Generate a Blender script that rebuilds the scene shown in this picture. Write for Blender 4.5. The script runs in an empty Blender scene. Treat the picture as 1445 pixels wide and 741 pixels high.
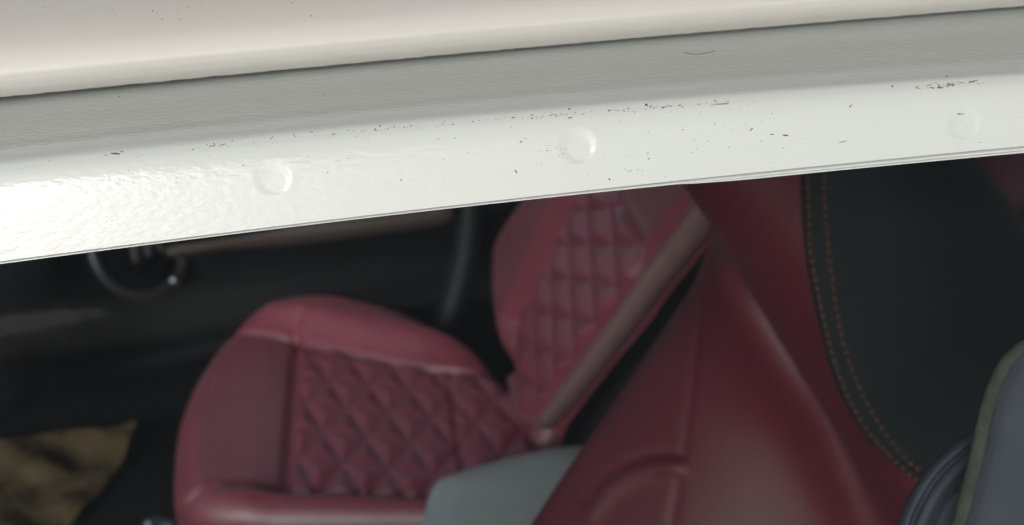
import bpy, bmesh, math, random
import numpy as np
from mathutils import Vector, Matrix
from mathutils.bvhtree import BVHTree
random.seed(7); rng = np.random.default_rng(7)
S = bpy.context.scene; COL = S.collection
# ------------------------------------------------------------------ camera
W, H, F = 1445, 741, 1500.0
CAM = np.array([0.0, 0.0, 1.62])
def camv(px, py): return np.array([(px - 722.5) / F, -(py - 370.5) / F, -1.0])
_l = camv(0, 370) * .35; _r = camv(1445, 217) * .38
X = (_r - _l) / np.linalg.norm(_r - _l)
U = np.array([0, 1., 0]); U -= X * X.dot(U); U /= np.linalg.norm(U); B = np.cross(X, U)
PITCH = math.radians(27)
Z = math.cos(PITCH) * U + math.sin(PITCH) * B; Y = np.cross(Z, X)
M = np.array([X, Y, Z])                       # camera axes -> car axes (x to the rear, y into the car, z up)
cd = bpy.data.cameras.new('camera'); cam = bpy.data.objects.new('camera', cd); COL.objects.link(cam); S.camera = cam
m4 = Matrix([list(M[i]) + [CAM[i]] for i in range(3)] + [[0, 0, 0, 1]]); cam.matrix_world = m4
cd.sensor_width = 36; cd.lens = 36 * F / W; cd.clip_start = .02; cd.clip_end = 500
cd.dof.use_dof = True; cd.dof.focus_distance = .365; cd.dof.aperture_fstop = 10.5
# ------------------------------------------------------------------ light
SUN_EL, SUN_AZ = 23.0, 245.0                  # azimuth: direction towards the sun, degrees from +x counter-clockwise
wd = bpy.data.worlds.new('World'); S.world = wd; wd.use_nodes = True
wn = wd.node_tree.nodes; wl = wd.node_tree.links
bg = wn['Background']; sky = wn.new('ShaderNodeTexSky'); sky.sky_type = 'NISHITA'; sky.sun_disc = False
sky.sun_elevation = math.radians(SUN_EL); sky.sun_rotation = math.radians(90 - SUN_AZ)
sky.air_density = 1.0; sky.dust_density = 4.0; sky.ozone_density = 1.0
hs = wn.new('ShaderNodeHueSaturation'); hs.inputs['Saturation'].default_value = .35
wl.new(sky.outputs[0], hs.inputs['Color']); wl.new(hs.outputs[0], bg.inputs[0]); bg.inputs[1].default_value = .09
sl = bpy.data.lights.new('sun', 'SUN'); sun = bpy.data.objects.new('sun', sl); COL.objects.link(sun)
sl.energy = .52; sl.angle = math.radians(15); sl.color = (1, 1, .985)
_d = Vector((math.cos(math.radians(SUN_EL)) * math.cos(math.radians(SUN_AZ)), math.cos(math.radians(SUN_EL)) * math.sin(math.radians(SUN_AZ)), math.sin(math.radians(SUN_EL))))
sun.rotation_euler = _d.to_track_quat('Z', 'Y').to_euler(); sun.location = (-3, -4, 5)
vs = S.view_settings; vs.view_transform = 'Standard'; vs.look = 'None'; vs.exposure = 0.44; vs.gamma = 1; vs.use_curve_mapping = False
# ------------------------------------------------------------------ helpers
def ray(px, py): return M @ camv(px, py)
def P(px, py, d): return CAM + ray(px, py) * d
def onz(px, py, z):
    r = ray(px, py); return CAM + r * ((z - CAM[2]) / r[2])
def pix(p):
    c = M.T @ (np.asarray(p) - CAM); return (722.5 - c[0] / c[2] * F, 370.5 + c[1] / c[2] * F)
def mesh_obj(name, verts, faces, mat, parent=None, smooth=True, loc=None):
    me = bpy.data.meshes.new(name); o0 = np.zeros(3) if loc is None else np.asarray(loc)
    me.from_pydata([tuple(np.asarray(v) - o0) for v in verts], [], [tuple(int(i) for i in f) for f in faces]); me.validate()
    me.materials.append(mat)
    if smooth: me.polygons.foreach_set('use_smooth', [True] * len(me.polygons))
    o = bpy.data.objects.new(name, me); COL.objects.link(o)
    o.location = tuple(o0)
    if parent: o.parent = parent; o.location = tuple(o0 - np.array(parent.matrix_world.translation) if parent.parent is None else o0)
    return o
def bm_obj(name, bm, mat, parent=None, smooth=True):
    v = [np.array(x.co) for x in bm.verts]; bm.verts.index_update()
    f = [[x.index for x in q.verts] for q in bm.faces]; bm.free()
    return mesh_obj(name, v, f, mat, parent, smooth)
BASE = {}
def thing(name, label, cat, loc=(0, 0, 0), group=None):
    o = bpy.data.objects.new(name, None); COL.objects.link(o); o.location = loc; o.empty_display_size = .1
    o['label'] = label; o['category'] = cat
    if group: o['group'] = group
    bpy.context.view_layer.update(); return o
def part(name, v, f, mat, th, smooth=True):      # world coordinates in; part keeps world placement under its thing
    o = mesh_obj(name, v, f, mat, None, smooth); o.parent = th
    o.matrix_parent_inverse = world_of(th).inverted(); return o
def world_of(o):
    return Matrix.Translation(o.location) if o.parent is None else Matrix.Identity(4)
def cr(pts, n):                                   # Catmull-Rom through rows of points (k, ..., 3) along axis 0
    pts = np.asarray(pts, float); k = len(pts)
    e = np.concatenate([[2 * pts[0] - pts[1]], pts, [2 * pts[-1] - pts[-2]]])
    out = []
    for t in np.linspace(0, k - 1, n):
        i = min(int(t), k - 2); u = t - i; a, b, c, d = e[i], e[i + 1], e[i + 2], e[i + 3]
        out.append(.5 * (2 * b + (c - a) * u + (2 * a - 5 * b + 4 * c - d) * u * u + (3 * b - a - 3 * c + d) * u ** 3))
    return np.array(out)
def grid(ctrl, nr, nc):
    a = cr(np.array(ctrl), nr); return cr(a.transpose(1, 0, 2), nc).transpose(1, 0, 2)
def grid_normals(g):
    n = np.cross(np.gradient(g, axis=1), np.gradient(g, axis=0)); n /= np.linalg.norm(n, axis=2, keepdims=True) + 1e-12
    if (n * (CAM - g)).sum() < 0: n = -n
    return n
def grid_faces(nr, nc, off=0, keep=None):
    f = []
    for i in range(nr - 1):
        for j in range(nc - 1):
            if keep is None or keep[i, j]: a = off + i * nc + j; f.append((a, a + 1, a + nc + 1, a + nc))
    return f
def solid(g, back):                               # front skin + back skin joined round the rim
    nr, nc, _ = g.shape; n = nr * nc; b = g + np.asarray(back)
    v = list(g.reshape(-1, 3)) + list(b.reshape(-1, 3)); f = grid_faces(nr, nc)
    f += [tuple(reversed([q + n for q in x])) for x in grid_faces(nr, nc)]
    rim = [j for j in range(nc)] + [i * nc + nc - 1 for i in range(1, nr)] + [(nr - 1) * nc + j for j in range(nc - 2, -1, -1)] + [i * nc for i in range(nr - 2, 0, -1)]
    for a, c in zip(rim, rim[1:] + rim[:1]): f.append((c, a, a + n, c + n))
    return v, f
def tube(pts, r, k=8, flat=1.0):
    pts = np.asarray(pts, float); v = []; f = []; T = np.gradient(pts, axis=0)
    rr = np.broadcast_to(np.asarray(r, float), (len(pts),))
    up = np.array([0.13, .2, 1.0])
    for p, t, q in zip(pts, T, rr):
        t = t / np.linalg.norm(t); a = np.cross(t, up); a /= np.linalg.norm(a); b = np.cross(t, a)
        for i in range(k):
            w = 2 * math.pi * i / k; v.append(p + q * (a * math.cos(w) + b * math.sin(w) * flat))
    for i in range(len(pts) - 1):
        for j in range(k):
            a0 = i * k + j; a1 = i * k + (j + 1) % k; f.append((a0, a1, a1 + k, a0 + k))
    f.append(tuple(range(k - 1, -1, -1))); f.append(tuple(range((len(pts) - 1) * k, len(pts) * k)))
    return v, f
def box(lo, hi):
    (a, b, c), (d, e, g) = lo, hi
    return [np.array(q, float) for q in [(a, b, c), (d, b, c), (d, e, c), (a, e, c), (a, b, g), (d, b, g), (d, e, g), (a, e, g)]], [(3, 2, 1, 0), (4, 5, 6, 7), (0, 1, 5, 4), (1, 2, 6, 5), (2, 3, 7, 6), (3, 0, 4, 7)]
def bevel_box(lo, hi, r, seg=3):
    bm = bmesh.new(); v, f = box(lo, hi); vs_ = [bm.verts.new(q) for q in v]
    for q in f: bm.faces.new([vs_[i] for i in q])
    bmesh.ops.bevel(bm, geom=bm.edges[:], offset=r, segments=seg, affect='EDGES', profile=.5)
    bm.verts.index_update(); v = [np.array(x.co) for x in bm.verts]; f = [[x.index for x in q.verts] for q in bm.faces]; bm.free(); return v, f
def seg_dist(p, line):                            # distance of points (...,2) to a polyline
    d = np.full(p.shape[:-1], 1e9)
    for a, b in zip(line[:-1], line[1:]):
        ab = b - a; t = np.clip(((p - a) @ ab) / (ab @ ab), 0, 1); d = np.minimum(d, np.linalg.norm(p - (a + t[..., None] * ab), axis=-1))
    return d
def inside(p, poly):
    c = np.zeros(p.shape[:-1], bool); x, y = p[..., 0], p[..., 1]
    for (x0, y0), (x1, y1) in zip(poly, np.roll(poly, -1, axis=0)):
        h = ((y0 > y) != (y1 > y)) & (x < (x1 - x0) * (y - y0) / (y1 - y0 + 1e-15) + x0); c ^= h
    return c
def nearest(p, poly):
    best = np.full(p.shape[:-1], 1e9); q = p.copy()
    for a, b in zip(poly, np.roll(poly, -1, axis=0)):
        ab = b - a; t = np.clip(((p - a) @ ab) / (ab @ ab), 0, 1); r = a + t[..., None] * ab; d = np.linalg.norm(p - r, axis=-1)
        m = d < best; best[m] = d[m]; q[m] = r[m]
    return best, q
def sstep(a, b, x):
    t = np.clip((x - a) / (b - a), 0, 1); return t * t * (3 - 2 * t)
# ------------------------------------------------------------------ materials
def mat(name, col, rough=.5, coat=0., coat_r=.1, bump=None, bump_s=.1, var=None, spec=.5, metal=0., dist=.001, sheen=0., stretch=None):
    m = bpy.data.materials.new(name); m.use_nodes = True; n = m.node_tree.nodes; l = m.node_tree.links; b = n['Principled BSDF']
    b.inputs['Base Color'].default_value = (*col, 1); b.inputs['Roughness'].default_value = rough; b.inputs['Metallic'].default_value = metal
    b.inputs['Coat Weight'].default_value = coat; b.inputs['Coat Roughness'].default_value = coat_r; b.inputs['Specular IOR Level'].default_value = spec
    b.inputs['Sheen Weight'].default_value = sheen
    tc = n.new('ShaderNodeTexCoord'); src = tc.outputs['Object']
    if stretch:
        mp = n.new('ShaderNodeMapping'); mp.inputs['Scale'].default_value = stretch; l.new(src, mp.inputs[0]); src = mp.outputs[0]
    if var:
        t = n.new('ShaderNodeTexNoise'); t.inputs['Scale'].default_value = var[0]; t.inputs['Detail'].default_value = 6; l.new(src, t.inputs[0])
        r = n.new('ShaderNodeValToRGB'); r.color_ramp.elements[0].position = .35; r.color_ramp.elements[1].position = .68
        r.color_ramp.elements[0].color = (*col, 1); r.color_ramp.elements[1].color = (*var[1], 1); l.new(t.outputs[0], r.inputs[0]); l.new(r.outputs[0], b.inputs['Base Color'])
    if bump:
        t = n.new('ShaderNodeTexNoise'); t.inputs['Scale'].default_value = bump; t.inputs['Detail'].default_value = 3; l.new(src, t.inputs[0])
        q = n.new('ShaderNodeBump'); q.inputs['Strength'].default_value = bump_s; q.inputs['Distance'].default_value = dist; l.new(t.outputs[0], q.inputs['Height'])
        l.new(q.outputs[0], b.inputs['Coat Normal'])
        if name == 'white_paint':                            # paint: the clear coat ripples more than the colour below it
            q2 = n.new('ShaderNodeBump'); q2.inputs['Strength'].default_value = bump_s * .18; q2.inputs['Distance'].default_value = dist; l.new(t.outputs[0], q2.inputs['Height']); l.new(q2.outputs[0], b.inputs['Normal'])
        else: l.new(q.outputs[0], b.inputs['Normal'])
    return m
M_PAINT = mat('white_paint', (.715, .765, .75), .42, coat=1., coat_r=.02, bump=560, bump_s=.75, dist=.00033, spec=.12, var=(9, (.695, .75, .73)), stretch=(.45, 1, 1))
M_ROOF = mat('dusty_roof_paint', (.66, .652, .625), .6, coat=.3, coat_r=.4, bump=300, bump_s=.08, dist=.0003, var=(16, (.635, .622, .59)), stretch=(.5, 1, 1))
M_DENT = M_PAINT
M_DIRT = mat('dirt', (.085, .07, .055), .9)
M_RUST = mat('rusty_dirt', (.17, .12, .075), .9)
M_RED = mat('red_leather', (.40, .07, .112), .45, bump=700, bump_s=.25, dist=.0006, var=(14, (.34, .059, .097)), spec=.5, coat=1., coat_r=.3, sheen=.12)
M_QUILT = mat('quilted_leather', (.39, .068, .12), .36, bump=600, bump_s=.2, dist=.0006, spec=.6, coat=.6, coat_r=.22, sheen=.04)
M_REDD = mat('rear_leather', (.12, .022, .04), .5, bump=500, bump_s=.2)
M_BLACK = mat('black_cloth', (.006, .0066, .0072), .75, bump=1500, bump_s=.5, dist=.0006, var=(60, (.009, .0095, .010)), sheen=.02)
M_PLASTIC = mat('black_plastic', (.004, .0045, .005), .7, bump=900, bump_s=.2, spec=.18)
M_CARPET = mat('carpet', (.007, .008, .009), .95, bump=500, bump_s=.8, dist=.004, var=(90, (.013, .014, .016)))
M_NEAR = mat('red_leather_dim', (.17, .018, .034), .55, bump=700, bump_s=.25, dist=.0006, var=(14, (.155, .016, .029)), spec=.22, coat=.03, coat_r=.5, sheen=.03)  # same leather as M_RED, colour darkened to dim the near seat
M_GREY = mat('grey_vinyl', (.62, .635, .64), .5, bump=500, bump_s=.15)
M_TRIM = mat('brown_trim', (.10, .075, .065), .7, bump=300, bump_s=.3)
M_CHROME = mat('chrome', (.3, .3, .33), .35, metal=1.)
M_PAPER = mat('brown_paper', (.18, .118, .052), .8, bump=22, bump_s=.9, dist=.02, var=(12, (.11, .07, .032)))
M_BELT = mat('belt_webbing', (.125, .12, .165), .6, bump=900, bump_s=.35, dist=.0004, var=(28, (.15, .145, .185)))
M_EDGE = mat('dusty_belt_edge', (.13, .12, .10), .95, bump=1400, bump_s=.9, dist=.0008, var=(160, (.20, .18, .145)))
M_THREAD = mat('thread', (.17, .075, .05), .8)
M_CEIL = mat('headliner', (.05, .05, .05), .9)
M_RUBBER = mat('rubber_seal', (.012, .012, .012), .6)
M_GROUND = mat('asphalt', (.05, .05, .05), .9, bump=60, bump_s=.6, dist=.01, var=(3, (.065, .064, .06)))
def glass_mat():
    m = bpy.data.materials.new('window_glass'); m.use_nodes = True; n = m.node_tree.nodes; l = m.node_tree.links; n.clear()
    o = n.new('ShaderNodeOutputMaterial'); t = n.new('ShaderNodeBsdfTransparent'); t.inputs[0].default_value = (.75, .79, .79, 1)
    g = n.new('ShaderNodeBsdfGlossy'); g.inputs['Roughness'].default_value = .01; f = n.new('ShaderNodeFresnel'); f.inputs[0].default_value = 1.075
    d = n.new('ShaderNodeBsdfDiffuse'); d.inputs[0].default_value = (.55, .65, .75, 1)
    a = n.new('ShaderNodeMixShader'); a.inputs[0].default_value = .006; l.new(t.outputs[0], a.inputs[1]); l.new(d.outputs[0], a.inputs[2])
    b = n.new('ShaderNodeMixShader'); l.new(f.outputs[0], b.inputs[0]); l.new(a.outputs[0], b.inputs[1]); l.new(g.outputs[0], b.inputs[2]); l.new(b.outputs[0], o.inputs[0])
    return m
M_GLASS = glass_mat()
# ------------------------------------------------------------------ ground
gnd = mesh_obj('ground', *(lambda v: (v, [(0, 1, 2, 3)]))([(-60, -60, 0), (60, -60, 0), (60, 60, 0), (-60, 60, 0)]), M_GROUND); gnd['kind'] = 'structure'
# ------------------------------------------------------------------ unseen shelter roof, suggested by the paint's bands, added to cut overhead sky
M_ADDED_SHELTER = mat('added_shelter_boards', (.40, .27, .19), .8, bump=30, bump_s=.3, var=(3, (.33, .22, .155)))
added_canopy = mesh_obj('added_shelter_roof', *bevel_box((-.45, -1.45, 2.55), (6.0, 2.0, 2.67), .01, 2), M_ADDED_SHELTER); added_canopy['kind'] = 'structure'
# ------------------------------------------------------------------ car roof edge and door frame
car = thing('white_car', 'glossy white car with small round dents in the door frame above its side window', 'car', (.2, 1.0, 0))
XS = [0, 722.5, 1445]; E_D = [.35, .365, .38]
# profile rows upwards from the window edge: pixel row at x=0/722/1445, tangent slope (deg) of the piece below it
ROWS = [((369, 280.5, 206), None), ((362, 274, 199), 72.5), ((345, 262, 188), 71.5), ((320, 240, 176), 71), ((285, 212, 150), 70), ((258, 186, 128), 64), ((240, 168, 112), 46), ((226, 154, 100), 21), ((212, 140, 86), 0), ((198, 124, 68), -5), ((170, 98, 42), -3), ((146, 78, 20), 0), ((128, 58, -2), 3)]
LIP = [((137.5, 69, 8.5), None), ((132, 63, 2), 146), ((125, 56, -5), 138), ((113, 45, -16), 122), ((98, 32, -28), 90), ((65, 4, -56), 50), ((25, -32, -90), 27), ((-25, -75, -130), 18), ((-90, -130, -180), 14)]
def march(rows, start):
    out = []; prev = None
    for ys, tau in rows:
        cur = []
        for k in range(3):
            r = ray(XS[k], ys[k])
            if prev is None: d = start[k]
            else:
                p = prev[k] - CAM; ty, tz = math.cos(math.radians(tau)), math.sin(math.radians(tau))
                d = (p[1] * tz - p[2] * ty) / (r[1] * tz - r[2] * ty)
            cur.append(CAM + r * d)
        out.append(cur); prev = cur
    return np.array(out)                          # rows, 3, xyz
def along(rows3, ts):                             # quadratic through the three points, straight on outside the frame
    t = np.asarray(ts); tc = np.clip(t, -.15, 1.15)
    def q(tc): return [(1 - tc) * (1 - 2 * tc), 4 * tc * (1 - tc), tc * (2 * tc - 1)]
    def dq(tc): return [4 * tc - 3, 4 - 8 * tc, 4 * tc - 1]
    w = np.array([a + b * (t - tc) for a, b in zip(q(tc), dq(tc))])
    return np.einsum('kt,rkx->rtx', w, rows3)
ts = np.concatenate([np.linspace(-1.1, -.16, 20), np.linspace(-.15, 1.15, 860), np.linspace(1.16, 3.2, 34)])
fr3 = march(ROWS, E_D); fr = cr(along(fr3, ts), 190)
lp_start = [np.linalg.norm((fr3[-2][k] - CAM)) / np.linalg.norm(ray(XS[k], 78)) - .0035 for k in range(3)]
lip3 = march(LIP, lp_start); lip = cr(along(lip3, ts), 90)
# a little hand-laid unevenness along the roof lip
wob = np.interp(ts, np.linspace(-2, 3.3, 900), rng.normal(0, .00007, 900))
for i in range(3): lip[i, :, 2] += wob * (1 - i / 3)
# roof goes on over the cabin
ext = np.array([lip[-1] + np.array([0, a, b]) for a, b in [(.10, .035), (.3, .06), (.7, .075), (1.15, .055), (1.38, -.03)]])
def thick_roof():
    g = np.concatenate([lip, ext]); w = np.clip(np.arange(len(g)) / 60, 0, 1)[:, None, None]
    return solid(g, np.array([0, .010, .004]) * (1 - w) + np.array([0, .002, -.012]) * w)
part('roof_panel', *thick_roof(), M_ROOF, car)
hl = np.concatenate([lip[-20:-19] + np.array([0, .03, -.03]), ext + np.array([0, -.03, -.035])])
part('headliner', *solid(hl, (0, 0, .01)), M_CEIL, car)
N = grid_normals(fr)
bv0 = BVHTree.FromPolygons([tuple(q) for q in fr.reshape(-1, 3)], grid_faces(*fr.shape[:2]))
def hit(bv, px, py):
    r = ray(px, py); r = r / np.linalg.norm(r); h = bv.ray_cast(Vector(CAM), Vector(r)); return (np.array(h[0]), np.array(h[1])) if h[0] else (None, None)
DENTS = [(384, 249, .0068, .00020), (814, 203, .0070, .00040), (1360, 172, .0066, .00028)]
dmask = []
for px, py, R, dep in DENTS:
    c, _ = hit(bv0, px, py); d = np.linalg.norm(fr - c, axis=2)
    d2 = np.linalg.norm(fr - (c + (M[:, 0] * .14 - M[:, 1] * .26) * R), axis=2); a_ = np.clip(R - d, 0, None); t_ = a_ / (a_ + np.clip(d2 - .50 * R, 0, None) + 1e-9)
    fr = fr - N * (dep * sstep(0, 1, t_))[..., None] + N * (dep * .05 * np.exp(-((d - 1.02 * R) / (.10 * R)) ** 2))[..., None]; dmask.append((d, R))
nr, nc = fr.shape[:2]
def cellmin(d): return np.maximum.reduce([d[:-1, :-1], d[1:, :-1], d[:-1, 1:], d[1:, 1:]])
keep = np.ones((nr - 1, nc - 1), bool); cells = []
for d, R in dmask:
    k = cellmin(d) < 1.3 * R; cells.append(k); keep &= ~k
def sub(g, keep):
    f = grid_faces(*g.shape[:2], keep=keep); used = sorted({i for q in f for i in q}); mp = {a: b for b, a in enumerate(used)}; v = g.reshape(-1, 3)[used]
    return v, [tuple(mp[i] for i in q) for q in f]
frame = part('door_frame', *sub(fr, keep), M_PAINT, car)
for k in cells:
    o = part('round_dent', *sub(fr, k), M_DENT, car); o.parent = frame; o.matrix_parent_inverse = world_of(car).inverted() if False else Matrix.Identity(4)
    o.matrix_parent_inverse = (Matrix.Translation(car.location) @ frame.matrix_parent_inverse @ Matrix.Identity(4)).inverted()
frame_pi = (Matrix.Translation(car.location) @ frame.matrix_parent_inverse).inverted()
# inner side of the frame, seen from inside
part('frame_inner', *solid(np.array([fr[0] + np.array([0, .012, .002]), fr[0] + np.array([0, .04, .006]), fr[0] + np.array([0, .075, .012])]), (0, .0, .006)), M_RUBBER, car)
# window lip: second white bead under the frame edge, growing to the right
def lip_rows(y0, y1, depth_off, bulge):
    out = []
    for k, (dy, do) in enumerate([(0, .0), (.25, -bulge), (.6, -bulge * .9), (1, .001)]):
        out.append([P(XS[q], y0[q] + (y1[q] - y0[q]) * dy, E_D[q] + depth_off + do) for q in range(3)])
    return cr(along(np.array(out), ts2), 12)
ts2 = np.concatenate([np.linspace(-1.1, -.31, 30), np.linspace(-.3, 1.6, 500), np.linspace(1.62, 3.2, 40)])
grow = sstep(.30, 1.0, ts2)
e0 = along(fr3[0:1], ts2)[0]
def bead(a, b, dn, name, m, tmin, step=0):
    rows = []
    w = sstep(tmin, tmin + .05, ts2)
    for k, (u, o) in enumerate([(0, .0006), (.12, -.0002), (.5, -.0009), (.85, -.0003), (1, .0012), (1.0, .004)]):
        dz = a(ts2) + (b(ts2) - a(ts2)) * u
        rows.append(e0 + np.array([0, 1, .1]) * (o + dn) [..., None] + np.array([0, .25, -.97]) * dz[..., None] if np.ndim(dn) else e0 + np.array([0, o + dn, 0]) + np.array([0, .25, -.97]) * dz[:, None])
    g = np.array(rows); sel = ts2 >= tmin
    return part(name, *solid(g[:, sel], (0, .002, .0005)), m, car)
px2m = .365 / F
bead(lambda t: px2m * (2.8 + 1.6 * sstep(.3, 1, t)), lambda t: px2m * (5.2 + 5.0 * sstep(.32, .95, t)), .0007, 'window_bead', M_PAINT, -1.1)
bead(lambda t: px2m * (7.6 + 5.0 * sstep(.45, .95, t)), lambda t: px2m * (7.8 + 8.2 * sstep(.62, .74, t) + 2.0 * sstep(.8, 1.2, t) - 2.2 * np.exp(-((t - .66) / .012) ** 2)), .0019, 'window_bead', M_PAINT, .60)
# dirt, flecks and scratches stuck on the frame and the roof
bvF = BVHTree.FromPolygons([tuple(q) for q in fr.reshape(-1, 3)], grid_faces(*fr.shape[:2]))
bvL = BVHTree.FromPolygons([tuple(q) for q in lip.reshape(-1, 3)], grid_faces(*lip.shape[:2]))
DV = {0: ([], []), 1: ([], [])}
def fleck(px, py, a, b, ang, kind=0, bv=None):
    c, n = hit(bv or bvF, px, py)
    if c is None: return
    if n @ (CAM - c) < 0: n = -n
    s = np.linalg.norm(c - CAM) / F; t1 = M[:, 0] - n * (n @ M[:, 0]); t1 /= np.linalg.norm(t1); t2 = np.cross(n, t1)
    ca, sa = math.cos(ang), math.sin(ang); u = t1 * ca + t2 * sa; w = t2 * ca - t1 * sa
    v, f = DV[kind]; o = len(v); k = 7; st = 1 / max(.35, n @ (CAM - c) / np.linalg.norm(CAM - c))
    for i in range(k):
        th = 2 * math.pi * i / k; r = random.uniform(.6, 1.25); v.append(c + n * .00003 + s * (u * a * r * math.cos(th) + w * b * r * math.sin(th)))
    v.append(c + n * (.00005 + s * min(a, b) * .5))
    for i in range(k): f.append((o + i, o + (i + 1) % k, o + k))
def spray(n, fx, fy, amax, kind=0, bv=None, el=1.5, ang=.1):
    for _ in range(n):
        x = fx(); a = amax * random.random() ** 2.6 * .85 + .3; fleck(x, fy(x), a * random.uniform(1, el), a * .7, ang + random.gauss(0, .5), kind, bv)
dl = lambda x: np.interp(x, [0, 290, 480, 720, 930, 1080, 1290, 1445], [238, 206, 186, 168, 151, 143, 125, 106])
U_ = random.uniform; G_ = random.gauss
clus = [(305, 25), (360, 30), (500, 40), (560, 30), (700, 30), (745, 28), (790, 20), (865, 30), (925, 20), (985, 35)]
for cx, cw in clus: spray(20, lambda: G_(cx, cw), lambda x: dl(x) + G_(0, 2.2), 1.3, 0, el=2.6)
spray(60, lambda: U_(1293, 1400), lambda x: np.interp(x, [1290, 1445], [125, 108]) + G_(0, 1.8), 1.5, 1, el=4)
spray(60, lambda: U_(380, 1100), lambda x: dl(x) + abs(G_(0, 14)) - 4, .7)
spray(34, lambda: G_(900, 50), lambda x: U_(195, 250), 1.0)
spray(20, lambda: G_(780, 15), lambda x: G_(208, 8), .9)
spray(60, lambda: U_(20, 1440), lambda x: np.interp(x, [0, 1445], [300, 160]) + G_(0, 28), .65)
spray(28, lambda: U_(950, 1110), lambda x: U_(150, 240), .9, 0, el=3)
spray(30, lambda: U_(60, 460), lambda x: U_(4, 28), 1.1, 0, bvL)
spray(16, lambda: U_(200, 290), lambda x: G_(14, 8), 1.3, 0, bvL)
spray(20, lambda: U_(0, 500), lambda x: dl(x) + G_(8, 9), .7)
for q in [(164, 217, 8, 1.6, -.05, 1), (150, 219, 3, .8, .1, 1), (172, 214, 2.2, 1.2, .3, 1), (1108, 191, 6, 1.2, -.15, 1), (1060, 183, 3, .8, .7, 0), (1016, 147, 12, 1.0, .06, 1), (1355, 161, 7, .7, 0, 0), (803, 154, 2.2, 2, 0, 0), (912, 148, 2, 2.6, .4, 0), (728, 242, 1, 3, .6, 0), (735, 200, 2.4, .8, -.6, 0), (566, 254, .8, 2.2, .3, 0), (1200, 150, 4, .8, .8, 0), (1190, 200, 8, .5, .2, 0), (168, 137, 2.4, 1.2, 0, 0), (456, 133, 3.2, .7, .1, 0), (1259, 122, 1.6, 1.6, 0, 0), (1336, 108, 1.6, 1.6, 0, 0), (1195, 238, 2.2, 1, 0, 0), (860, 253, 1.4, 1.4, 0, 0)]: fleck(*q)
def strand(pts, r, bv):
    w = []
    for x, y in cr(np.array([(a, b, 0) for a, b in pts]), 18)[:, :2]:
        c, n = hit(bv, x, y)
        if c is not None:
            if n @ (CAM - c) < 0: n = -n
            w.append(c + n * r * .8)
    if len(w) > 3:
        v, f = tube(w, r, 5); V, Fc = DV[0]; o = len(V); V += v; Fc += [tuple(i + o for i in q) for q in f]
strand([(965, 74), (980, 77), (998, 75), (1009, 72)], .00012, bvF)
for kd, mm in ((0, M_DIRT), (1, M_RUST)):
    o = part('dirt', *DV[kd], mm, car, smooth=False); o.parent = frame; o.matrix_parent_inverse = frame_pi; o['kind'] = 'stuff'
# side window glass and the door below it
tg = np.linspace(-1.6, 2.8, 60); top = along(fr3[0:1], tg)[0] + np.array([0, .006, .002])
gl = np.array([top + np.array([0, -.19 * s, -.98 * s]) * .46 for s in np.linspace(0, 1, 12)]); gl[:, :, 1] += (.004 * np.sin(np.pi * np.linspace(0, 1, 12)))[:, None] * -1
part('window_glass', *solid(gl, (0, .0035, .0)), M_GLASS, car)
tg2 = np.linspace(-6, 2.8, 60); gb = along(fr3[0:1], tg2)[0] + np.array([0, -.0874 + .006, -.4508 + .002])
dp = np.array([gb + np.array([0, a, b]) for a, b in [(.03, .012), (.005, .016), (-.018, .005), (-.03, -.02), (-.055, -.12), (-.07, -.3), (-.055, -.5), (-.02, -.68), (.03, -.74)]])
part('door_panel', *solid(cr(dp, 40), (0, .04, 0)), M_PAINT, car)
# cabin shell: floor, far door trim
part('floor_pan', *box((-1.25, .12, .40), (1.15, 1.74, .49)), M_CARPET, car)
def far_door():
    ctrl = []
    for z, y in [(.25, 1.70), (.34, 1.70), (.44, 1.695), (.53, 1.69), (.60, 1.675), (.64, 1.655), (.665, 1.66), (.69, 1.70), (.76, 1.72), (.82, 1.715), (.845, 1.70), (.862, 1.72), (.87, 1.78)]:
        ctrl.append([np.array([x, y + (.012 * math.sin(6 * x) if .5 < z < .7 else 0), z + (.045 * math.sin(3.2 * x + 1.2) if .5 < z < .75 else 0)]) for x in np.linspace(-1.1, 1.15, 9)])
    return solid(grid(ctrl, 60, 60), (0, .05, 0))
part('door_trim', *far_door(), M_PLASTIC, car)
def pil():
    c = [[P(x0, y, 1.86) for x0 in xs] for y, xs in [(200, (648, 660, 672, 684)), (330, (641, 652, 668, 680)), (420, (622, 632, 650, 662)), (480, (600, 610, 628, 640))]]
    c = np.array(c); c[:, 1:3] += -ray(640, 380) * .02; return solid(grid(c, 20, 12), ray(640, 380) * .05)
part('pillar_trim', *pil(), mat('pillar_plastic', (.016, .018, .02), .6), car)
sh = [[P(x, y + s, 1.84 + dd) for x, y in [(230, 345), (330, 328), (430, 318), (530, 306), (640, 290)]] for s, dd in [(-60, .05), (-25, .02), (-2, 0), (14, .0), (26, .03)]]
part('sill_trim', *solid(grid(sh, 20, 30), ray(430, 310) * .05), M_TRIM, car)
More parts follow.
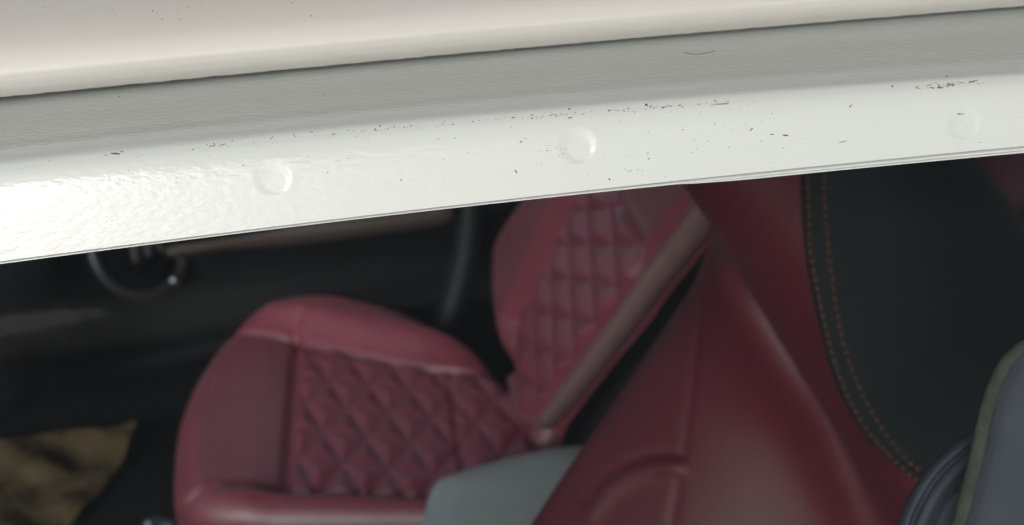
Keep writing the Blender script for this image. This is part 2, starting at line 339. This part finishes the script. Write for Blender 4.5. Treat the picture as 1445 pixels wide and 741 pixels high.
# ------------------------------------------------------------------ dashboard with a round vent
dash = thing('dashboard', 'black dashboard end with a round chrome rimmed air vent at the left', 'dashboard', (-.8, 1.5, .49))
v, f = bevel_box((-1.25, 1.40, .70), (-.60, 1.68, .88), .05, 4); part('dash_body', v, f, M_PLASTIC, dash)
vc = P(196, 348, 1.80); vn = (CAM - vc) / np.linalg.norm(CAM - vc) * .75 + np.array([.6, 0, .1]); vn /= np.linalg.norm(vn)
va = np.cross([0, 0, 1.], vn); va /= np.linalg.norm(va); vb = np.cross(vn, va)
def ringpts(r, off, n=48, e=1.): return [vc + vn * off + r * (va * math.cos(2 * math.pi * i / n) + e * vb * math.sin(2 * math.pi * i / n)) for i in range(n + 1)]
part('vent_rim', *tube(ringpts(.084, .0), .008, 10), mat('dull_rim', (.08, .08, .09), .45, metal=.6), dash)
part('vent_ring', *tube(ringpts(.053, -.004), .004, 8), M_PLASTIC, dash)
lp = ringpts(.084, .006); part('rim_glint', *tube(lp[38:44], .010, 10), M_CHROME, dash)
def disc(r, off, t):
    a = ringpts(r, off, 40)[:-1]; b = [q - vn * t for q in a]; return a + b, [tuple(range(40)), tuple(range(79, 39, -1))] + [(i, i + 40, (i + 1) % 40 + 40, (i + 1) % 40) for i in range(40)]
part('vent_bowl', *disc(.083, -.012, .02), M_PLASTIC, dash)
for i in range(3):
    o_ = (-.02 + i * .026); a = vc + vn * .004 + va * o_ - vb * .022; b = vc + vn * .006 + va * (o_ + .022) + vb * .05
    part('vent_vane', *tube([a, (a + b) / 2 + vn * .004, b], [.006, .009, .006], 8, .5), mat('vane_grey', (.11, .115, .12), .4) if i else M_TRIM, dash)
# ------------------------------------------------------------------ far front seat
seat = thing('passenger_seat', 'far red leather front seat with diamond quilted cushion and upright quilted backrest', 'car seat', (-.1, 1.4, .49))
ZC = .70
def pl(pts, z=ZC): return np.array([onz(x, y, z)[:2] for x, y in pts])
OUT = pl([(236, 650), (245, 580), (272, 520), (308, 474), (346, 446), (405, 432), (455, 429), (505, 434), (565, 449), (620, 474), (680, 502), (722, 530), (770, 560), (800, 640), (800, 741), (640, 742), (400, 742), (290, 738), (252, 717), (238, 692)])
OUT = np.array(OUT)
def smooth_poly(p, n=240):
    e = np.concatenate([p[-2:], p, p[:3]]); q = cr(np.c_[e, np.zeros(len(e))], (len(e) - 1) * 12 + 1)[:, :2]; return q[24:24 + len(p) * 12]
OUT = smooth_poly(OUT)
cell = .0032; xs = np.arange(OUT[:, 0].min() - .01, OUT[:, 0].max() + .01, cell); ys = np.arange(OUT[:, 1].min() - .01, OUT[:, 1].max() + .01, cell)
GX, GY = np.meshgrid(xs, ys); pt = np.stack([GX, GY], -1); ins = inside(pt, OUT); dd, nq = nearest(pt, OUT)
outside = ~ins; pt2 = np.where(outside[..., None], nq, pt); dd = np.where(outside, 0, dd)
s_front = pl([(418, 478), (411, 560), (404, 640), (400, 700)]); s_far = pl([(318, 470), (360, 474), (418, 483), (500, 501), (600, 521), (690, 527), (780, 540)])
s_near = pl([(268, 700), (300, 692), (400, 696), (520, 700), (640, 704), (790, 700)]); s_mid = pl([(634, 527), (642, 590), (652, 660), (660, 705)])
s_ins = pl([(408, 480), (428, 464), (455, 453), (500, 450), (560, 458)])
def side(p, line):                                # >0 on the larger-y side of a line running along x
    o = np.argsort(line[:, 0]); return p[..., 1] - np.interp(p[..., 0], line[o, 0], line[o, 1])
def sidex(p, line):
    o = np.argsort(line[:, 1]); return p[..., 0] - np.interp(p[..., 1], line[o, 1], line[o, 0])
RR = .05; dr = np.clip(dd, 0, RR); z = -RR * 1.25 * (1 - np.sqrt(np.clip(1 - (1 - dr / RR) ** 2, 0, 1)))
sf, sn, sx = side(pt2, s_far), side(pt2, s_near), sidex(pt2, s_front)
z += .040 * sstep(0, .07, sf) * sstep(-.38, -.2, pt2[..., 0]) + .022 * sstep(0, .03, -sn) + .006 * sstep(0, .05, -sx)
def groove(line, dep, w, lim=True): return -dep * np.exp(-(seg_dist(pt2, line) / w) ** 2)
z += groove(s_front, .012, .007) + groove(s_far, .012, .007) + groove(s_near, .010, .008) + groove(s_mid, .007, .006) + groove(s_ins, .006, .006)
o0 = onz(490, 577, ZC)[:2]; e1 = onz(518, 619, ZC)[:2] - o0; e2 = onz(457, 611, ZC)[:2] - o0
ij = (pt2 - o0) @ np.linalg.inv(np.array([e1, e2]))
def saw(t): return np.abs(t - np.round(t)) * 2
A, Bq, Cq = saw(ij[..., 0]), saw(ij[..., 1]), saw(ij[..., 0] + ij[..., 1])
puff = np.minimum(np.minimum(A, Bq) ** .75, .35 + .8 * Cq)
quilt = (sx > .004) & (sf < -.003) & (sn > .003); qw = sstep(.003, .012, sx) * sstep(.003, .012, -sf) * sstep(.003, .012, sn)
z += qw * (.0115 * puff - .002)
zz = ZC + z; g = np.concatenate([pt2, zz[..., None]], -1)
kc = ins[:-1, :-1] | ins[1:, :-1] | ins[:-1, 1:] | ins[1:, 1:]
def cavg(a): return (a[:-1, :-1] + a[1:, :-1] + a[:-1, 1:] + a[1:, 1:]) / 4
cf, cn, cx = cavg(sf), cavg(sn), cavg(sx)
k_q = kc & (cx > 0) & (cf < 0) & (cn > 0); k_b = kc & (cf >= 0); k_n = kc & (cn <= 0) & ~k_b; k_f = kc & ~k_q & ~k_b & ~k_n
for nm, k, mm in (('front_panel', k_f, M_RED), ('quilted_cushion', k_q, M_QUILT), ('side_bolster', k_b, M_RED), ('side_bolster', k_n, M_RED)): part(nm, *sub(g, k), mm, seat)
lo = [np.array([*q, ZC - RR * 1.25 - .0005]) for q in OUT]
def skirt(off0, z0, off1, z1, z2=None):
    c = OUT.mean(0); nrm = OUT - c; nrm /= np.linalg.norm(nrm, axis=1, keepdims=True); n = len(OUT)
    rings = [np.c_[OUT + nrm * o, np.full(n, z_)] for o, z_ in ((off0, z0), ((off0 + off1) / 2 + .006, (z0 + z1) / 2), (off1, z1), (off1 - .05, z1))]
    v = np.concatenate(rings); f = [(r * n + i, r * n + (i + 1) % n, (r + 1) * n + (i + 1) % n, (r + 1) * n + i) for r in range(3) for i in range(n)]
    f.append(tuple(range(n - 1, -1, -1))) if False else None
    return v, f
part('cushion_skirt', *skirt(0, ZC - RR * 1.25 - .0004, -.004, ZC - .13), M_RED, seat)
part('cushion_base', *skirt(.008, ZC - .085, -.02, ZC - .22), mat('base_plastic', (.03, .034, .036), .55), seat)
v, f = tube([onz(x, y, .52) for x, y in [(206, 746), (222, 736), (300, 760), (420, 790)]], .014, 10); part('seat_rail', v, f, M_CHROME, seat)
v, f = box((-.25, 1.15, .49), (.12, 1.55, .50)); part('seat_pedestal', v, f, M_PLASTIC, seat)
# backrest: height field over a reclined plane
x0b = onz(745, 570, ZC)[0]; TB = math.tan(math.radians(22)); bu = np.array([math.sin(math.radians(22)), 0, math.cos(math.radians(22))]); bn = np.array([-math.cos(math.radians(22)), 0, math.sin(math.radians(22))])
b0 = np.array([x0b, 0, ZC])
def onb(px, py, off=0.):
    r = ray(px, py); q = b0 + bn * off; s = ((q - CAM) @ bn) / (r @ bn); p = CAM + r * s - b0; return np.array([p[1], p @ bu])
def bl(pts, off=0.): return np.array([onb(x, y, off) for x, y in pts])
BO = bl([(738, 612), (724, 560), (712, 500), (703, 440), (702, 390), (708, 345), (730, 300), (770, 250), (830, 205), (930, 175), (1010, 190), (1024, 260), (978, 331), (928, 395), (874, 467), (822, 534), (778, 596), (762, 640)], .02)
BO = smooth_poly(BO)
cell = .0034; ys = np.arange(BO[:, 0].min() - .01, BO[:, 0].max() + .01, cell); us = np.arange(BO[:, 1].min() - .01, BO[:, 1].max() + .01, cell)
GA, GB = np.meshgrid(ys, us); pt = np.stack([GA, GB], -1); ins = inside(pt, BO); dd, nq = nearest(pt, BO); pt2 = np.where(ins[..., None], pt, nq); dd = np.where(ins, dd, 0)
t_l = bl([(880, 190), (838, 270), (790, 370), (745, 462), (738, 520)]); t_r = bl([(850, 215), (885, 268), (915, 320), (935, 360), (912, 410), (862, 470), (810, 540), (770, 600)])
RB = .045; dr = np.clip(dd, 0, RB); h = -RB * (1 - np.sqrt(np.clip(1 - (1 - dr / RB) ** 2, 0, 1))) + .02
mid = np.concatenate([t_l, t_r[::-1]]); inq = inside(pt2, mid); dq = np.minimum(seg_dist(pt2, t_l), seg_dist(pt2, t_r))
h += np.where(inq, 0, .022 * sstep(0, .05, dq)) - .010 * np.exp(-(dq / .006) ** 2)
o0 = onb(822, 400); e1 = onb(854, 404) - o0; e2 = onb(819, 350) - o0
ij = (pt2 - o0) @ np.linalg.inv(np.array([e1, e2])); A, Bq = saw(ij[..., 0]), saw(ij[..., 1])
h += np.where(inq, sstep(0, .012, dq) * (.011 * np.minimum(A ** .8, 1.6 * Bq ** .8) - .002), 0)
g3 = b0 + np.array([0, 1, 0]) * pt2[..., :1] + bu * pt2[..., 1:] + bn * h[..., None]; g3 = g3 - np.array([0, b0[1], 0])
kc = ins[:-1, :-1] | ins[1:, :-1] | ins[:-1, 1:] | ins[1:, 1:]; kq = kc & (cavg(inq.astype(float)) > .5)
part('quilted_backrest', *sub(g3, kq), M_QUILT, seat)
ya = cavg(pt2[..., 0]); ym = np.interp(cavg(pt2[..., 1]), np.sort(t_l[:, 1]), t_l[np.argsort(t_l[:, 1]), 0]) - .05
part('backrest_bolster', *sub(g3, kc & ~kq & (ya > ym)), M_RED, seat); part('backrest_bolster', *sub(g3, kc & ~kq & (ya <= ym)), M_RED, seat)
n = len(BO); c = BO.mean(0); dirn = BO - c; dirn /= np.linalg.norm(dirn, axis=1, keepdims=True); rings = []
for off, hh in ((0, -RB + .0195), (.004, -.06), (-.01, -.13), (-.05, -.15)):
    q = BO + dirn * off; rings.append(b0 + np.outer(q[:, 0], [0, 1, 0]) + np.outer(q[:, 1], bu) + bn * hh)
v = np.concatenate(rings); f = [(r * n + i, r * n + (i + 1) % n, (r + 1) * n + (i + 1) % n, (r + 1) * n + i) for r in range(3) for i in range(n)] + [tuple(range(3 * n, 4 * n))]
part('backrest_shell', v, f, M_BLACK, seat)
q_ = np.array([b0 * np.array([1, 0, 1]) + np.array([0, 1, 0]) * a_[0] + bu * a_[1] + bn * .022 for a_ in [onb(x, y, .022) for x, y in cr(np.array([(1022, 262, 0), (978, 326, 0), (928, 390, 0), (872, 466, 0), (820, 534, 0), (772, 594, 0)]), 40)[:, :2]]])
part('highlight_strip', *tube(q_, np.linspace(.022, .017, 40), 12, .7), mat('highlight_strip_pink', (.33, .17, .17), .5, bump=400, bump_s=.15), seat)  # leather highlight along the near bolster edge, built as a pale pink tube
# ------------------------------------------------------------------ centre armrest box
con = thing('armrest_box', 'smooth grey armrest box between the two red front seats', 'armrest', tuple(onz(760, 740, .49)))
ZA = .80
ap = np.array([onz(x, y, ZA)[:2] for x, y in [(592, 775), (597, 715), (607, 683), (628, 668), (700, 646), (770, 630), (840, 624), (900, 640), (930, 720), (880, 800), (720, 830)]]); ap = smooth_poly(ap); n = len(ap); c = ap.mean(0)
rings = []
for sc, zz_ in ((.0, .012), (.5, .010), (.85, .004), (.955, -.002), (.99, -.012), (1.0, -.03), (1.0, -.16), (.96, -.3), (.96, -.5)): rings.append(np.c_[c + (ap - c) * max(sc, .02), np.full(n, ZA + zz_)])
v = np.concatenate(rings); f = [(r * n + i, (r + 1) * n + i, (r + 1) * n + (i + 1) % n, r * n + (i + 1) % n) for r in range(len(rings) - 1) for i in range(n)] + [tuple(range(n))]
k = 6 * n
part('armrest_lid', v[:7 * n], [q for q in f if max(q) < 7 * n], M_GREY, con); part('armrest_body', v[6 * n:], [tuple(i - 6 * n for i in q) for q in f if min(q) >= 6 * n], M_PLASTIC, con)
# ------------------------------------------------------------------ near front seat
ns = thing('driver_seat', 'near red leather seat backrest with black double stitched side panel', 'car seat', (.35, .75, .49))
def G(rows): return [[P(x, y, d) for x, d in r] for y, r in rows]
bol = G([(330, [(1035, 1.02), (1026, .95), (1030, .90), (1042, .87), (1060, .85), (1090, .84)]),
         (360, [(1010, 1.02), (1008, .95), (1012, .90), (1030, .855), (1060, .835), (1100, .83)]),
         (430, [(960, 1.03), (963, .96), (985, .905), (1025, .85), (1070, .825), (1120, .82)]),
         (520, [(900, 1.03), (905, .96), (972, .90), (1060, .845), (1125, .82), (1180, .82)]),
         (610, [(840, 1.03), (846, .96), (962, .895), (1100, .85), (1180, .825), (1240, .83)]),
         (700, [(782, 1.03), (788, .96), (950, .89), (1130, .85), (1225, .83), (1300, .84)]),
         (800, [(720, 1.03), (726, .96), (936, .885), (1150, .85), (1280, .835), (1360, .85)])])
bg_ = grid(bol, 150, 150); nb = grid_normals(bg_)
pp = np.array([[pix(q) for q in r] for r in bg_[::1]])
seam = np.array([(992, 400), (984, 470), (976, 540), (968, 610), (958, 680), (944, 760)], float); arc = np.array([(830, 705), (852, 675), (880, 655), (915, 642), (945, 640), (968, 643)], float); arc2 = arc + np.array([8, 12])
rdg = np.array([(1008, 340), (1022, 372), (1038, 405), (1068, 458), (1101, 512), (1165, 608), (1212, 713), (1250, 800)], float); dg_ = seg_dist(pp, rdg); ds = seg_dist(pp, seam); da = seg_dist(pp, arc); db = seg_dist(pp, arc + np.array([4, 18.]))
bg_ = bg_ + nb * (-.0018 * np.exp(-(ds / 6) ** 2) + (-.002 * np.exp(-(da / 8) ** 2) + .004 * np.exp(-(db / 14) ** 2)) * sstep(972, 960, pp[..., 0]) + .008 * np.exp(-(dg_ / 38) ** 2))[..., None]
part('front_bolster', *solid(bg_, ray(1000, 560) * .16), mat('bolster_leather_dim', (.17, .018, .034), .5, bump=700, bump_s=.2, dist=.0006, var=(14, (.155, .016, .029)), spec=.3, coat=.28, coat_r=.40), ns)  # darkened leather again, with a glossier coat
sd = G([(150, [(905, .90), (905, .82), (925, .78), (1000, .75), (1130, .735), (1200, .735)]),
        (262, [(966, .90), (966, .82), (985, .78), (1040, .75), (1140, .735), (1210, .735)]),
        (345, [(1022, .88), (1022, .82), (1038, .785), (1080, .755), (1150, .735), (1230, .735)]),
        (430, [(1068, .86), (1068, .82), (1082, .79), (1110, .765), (1165, .74), (1250, .735)]),
        (520, [(1124, .86), (1124, .815), (1138, .79), (1155, .77), (1190, .745), (1290, .735)]),
        (610, [(1180, .86), (1180, .815), (1192, .79), (1210, .77), (1240, .75), (1340, .735)]),
        (700, [(1230, .86), (1230, .82), (1245, .795), (1265, .775), (1300, .755), (1400, .74)]),
        (800, [(1290, .86), (1290, .82), (1305, .80), (1330, .78), (1380, .76), (1480, .745)])])
part('side_bolster', *solid(grid(sd, 70, 60), ray(1150, 450) * .10), M_NEAR, ns)
bkL = [(150, 1126), (262, 1131), (355, 1137), (443, 1153), (531, 1177), (598, 1210), (652, 1257), (690, 1315), (730, 1400)]
bkR = [(150, 1330), (262, 1404), (355, 1475), (443, 1540), (531, 1600), (598, 1640), (652, 1680), (690, 1700), (730, 1730)]
rows = []
for (y, a), (_, b) in zip(bkL, bkR): rows.append((y, [(a - 2, .745), (a, .731), (a + 12, .722), (a + (b - a) * .25, .715), (a + (b - a) * .55, .715), (a + (b - a) * .85, .735), (b, .77), (b, .86)]))
bk = grid(G(rows), 90, 70); part('side_panel', *solid(bk, ray(1250, 450) * .05), M_BLACK, ns)
bvK = BVHTree.FromPolygons([tuple(q) for q in bk.reshape(-1, 3)], grid_faces(*bk.shape[:2]))
SV, SF = [], []
for line in ([(1139, 235), (1141, 300), (1144, 355), (1161, 443), (1185, 531), (1218, 598), (1265, 652), (1300, 680)], [(1163, 235), (1164, 290), (1174, 389), (1192, 490), (1225, 571), (1272, 640), (1310, 672)]):
    q = cr(np.array([(a, b, 0) for a, b in line]), 400)[:, :2]; L = np.r_[0, np.cumsum(np.linalg.norm(np.diff(q, axis=0), axis=1))]
    s = 0
    while s + 8 < L[-1]:
        w = []
        for k_ in np.linspace(s, s + 8.5, 5):
            c, nn = hit(bvK, np.interp(k_, L, q[:, 0]), np.interp(k_, L, q[:, 1]))
            if c is not None: w.append(c - ray(1200, 450) * (.0012 if 0 < k_ - s < 8 else 0))
        if len(w) == 5:
            v, f = tube(w, [.0008, .0015, .0016, .0015, .0008], 6); o_ = len(SV); SV += v; SF += [tuple(i + o_ for i in x) for x in f]
        s += 13
st = part('stitching', SV, SF, M_THREAD, ns); st['kind'] = 'stuff'
v, f = bevel_box((.12, .62, .49), (.6, 1.0, .60), .05); part('seat_base', v, f, M_PLASTIC, ns)
# ------------------------------------------------------------------ rear seat in the top right corner
rs = thing('rear_seat', 'dull purple red rear seat glimpsed in the top right corner behind the black panel', 'car seat', tuple(P(1500, 300, 1.35) * np.array([1, 1, 0]) + np.array([0, 0, .49])))
rg = G([(100, [(1330, 1.5), (1340, 1.38), (1420, 1.33), (1500, 1.32), (1600, 1.36), (2000, 1.38), (2240, 1.42)]), (225, [(1340, 1.5), (1350, 1.36), (1425, 1.31), (1510, 1.30), (1620, 1.34), (2000, 1.36), (2240, 1.42)]), (330, [(1350, 1.5), (1360, 1.35), (1430, 1.30), (1520, 1.29), (1640, 1.32), (2000, 1.34), (2240, 1.42)]), (420, [(1360, 1.5), (1370, 1.34), (1440, 1.28), (1530, 1.27), (1660, 1.3), (2000, 1.32), (2240, 1.42)])])
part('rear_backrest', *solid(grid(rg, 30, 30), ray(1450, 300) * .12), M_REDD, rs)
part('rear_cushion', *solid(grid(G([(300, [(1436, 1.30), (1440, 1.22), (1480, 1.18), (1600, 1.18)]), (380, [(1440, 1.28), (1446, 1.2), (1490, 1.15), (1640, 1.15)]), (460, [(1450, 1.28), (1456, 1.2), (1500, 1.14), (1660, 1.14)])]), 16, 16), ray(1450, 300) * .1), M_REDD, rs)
# ------------------------------------------------------------------ brown paper on the floor
pg = [[onz(x, y, .495 + h_) for x, y, h_ in r] for r in [[(-120, 640, .0), (-20, 622, .02), (60, 612, .012), (130, 604, .03), (192, 589, .045)], [(-120, 690, .02), (-20, 675, .0), (60, 660, .03), (120, 650, .008), (180, 632, .03)], [(-120, 740, .0), (-20, 730, .03), (50, 715, .005), (100, 700, .025), (150, 682, .012)], [(-120, 800, .02), (-20, 790, .0), (40, 775, .025), (80, 752, .0), (112, 725, .02)]]]
pg = grid(pg, 50, 70); nz = np.sin(pg[..., 0] * 47 + 3 * np.sin(pg[..., 1] * 23)) * .004 + np.sin(pg[..., 1] * 71 + pg[..., 0] * 31) * .003; pg[..., 2] += nz
v, f = solid(pg, (0, 0, -.0012)); o = mesh_obj('paper_mat', v, f, M_PAPER, loc=np.array(pg.mean((0, 1))))
o['label'] = 'wrinkled brown paper sheet on the dark floor at lower left'; o['category'] = 'paper'
# ------------------------------------------------------------------ seat belt close behind the glass
sb = thing('seat_belt', 'grey blue folded strap with dusty brown edge at lower right', 'seat belt', tuple(P(1400, 700, .43)))
ed = [(1338, 790), (1349, 735), (1362, 685), (1374, 638), (1384, 590), (1393, 556), (1406, 525), (1424, 499), (1448, 482), (1480, 472)]
edp = cr(np.array([(a, b, 0) for a, b in ed]), 60)[:, :2]
D1 = .445
rows = []
for i, (x, y) in enumerate(edp[::4]):
    t = i / 14; nx, ny = 1, .18 + .35 * t
    rows.append([P(x + a * nx, y + a * ny, D1 + dz) for a, dz in [(-1, .004), (3, .0004), (12, -.0012), (22, .0002), (34, .0012), (70, .0004), (120, -.001), (190, .002)]])
part('belt_fold', *solid(grid(rows, 80, 70), ray(1400, 650) * .004), M_BELT, sb)
edge3 = np.array([P(x + 6, y + 1, D1 - .0012) for x, y in edp]); edge3 += rng.normal(0, .00008, edge3.shape)
part('belt_edge', *tube(edge3, .0030 + rng.normal(0, .00008, len(edge3)), 10, .8), M_EDGE, sb)
ar = cr(np.array([(1250, 800, 0), (1262, 755, 0), (1277, 713, 0), (1301, 671, 0), (1337, 632, 0), (1384, 599, 0), (1430, 580, 0)]), 40)[:, :2]
T = np.gradient(ar, axis=0); T /= np.linalg.norm(T, axis=1, keepdims=True); rows = []
for (x, y), (tx, ty) in zip(ar[::3], T[::3]):
    rows.append([P(x - ty * a, y + tx * a, .468 + dz) for a, dz in [(-1, .012), (1, .004), (7, -.0005), (14, -.0018), (20, .0012), (26, -.002), (36, -.0035), (44, -.001), (54, .0015), (80, -.002), (130, -.001)]])
part('belt_back_fold', *solid(grid(rows, 70, 120), ray(1330, 680) * .004), M_BELT, sb)
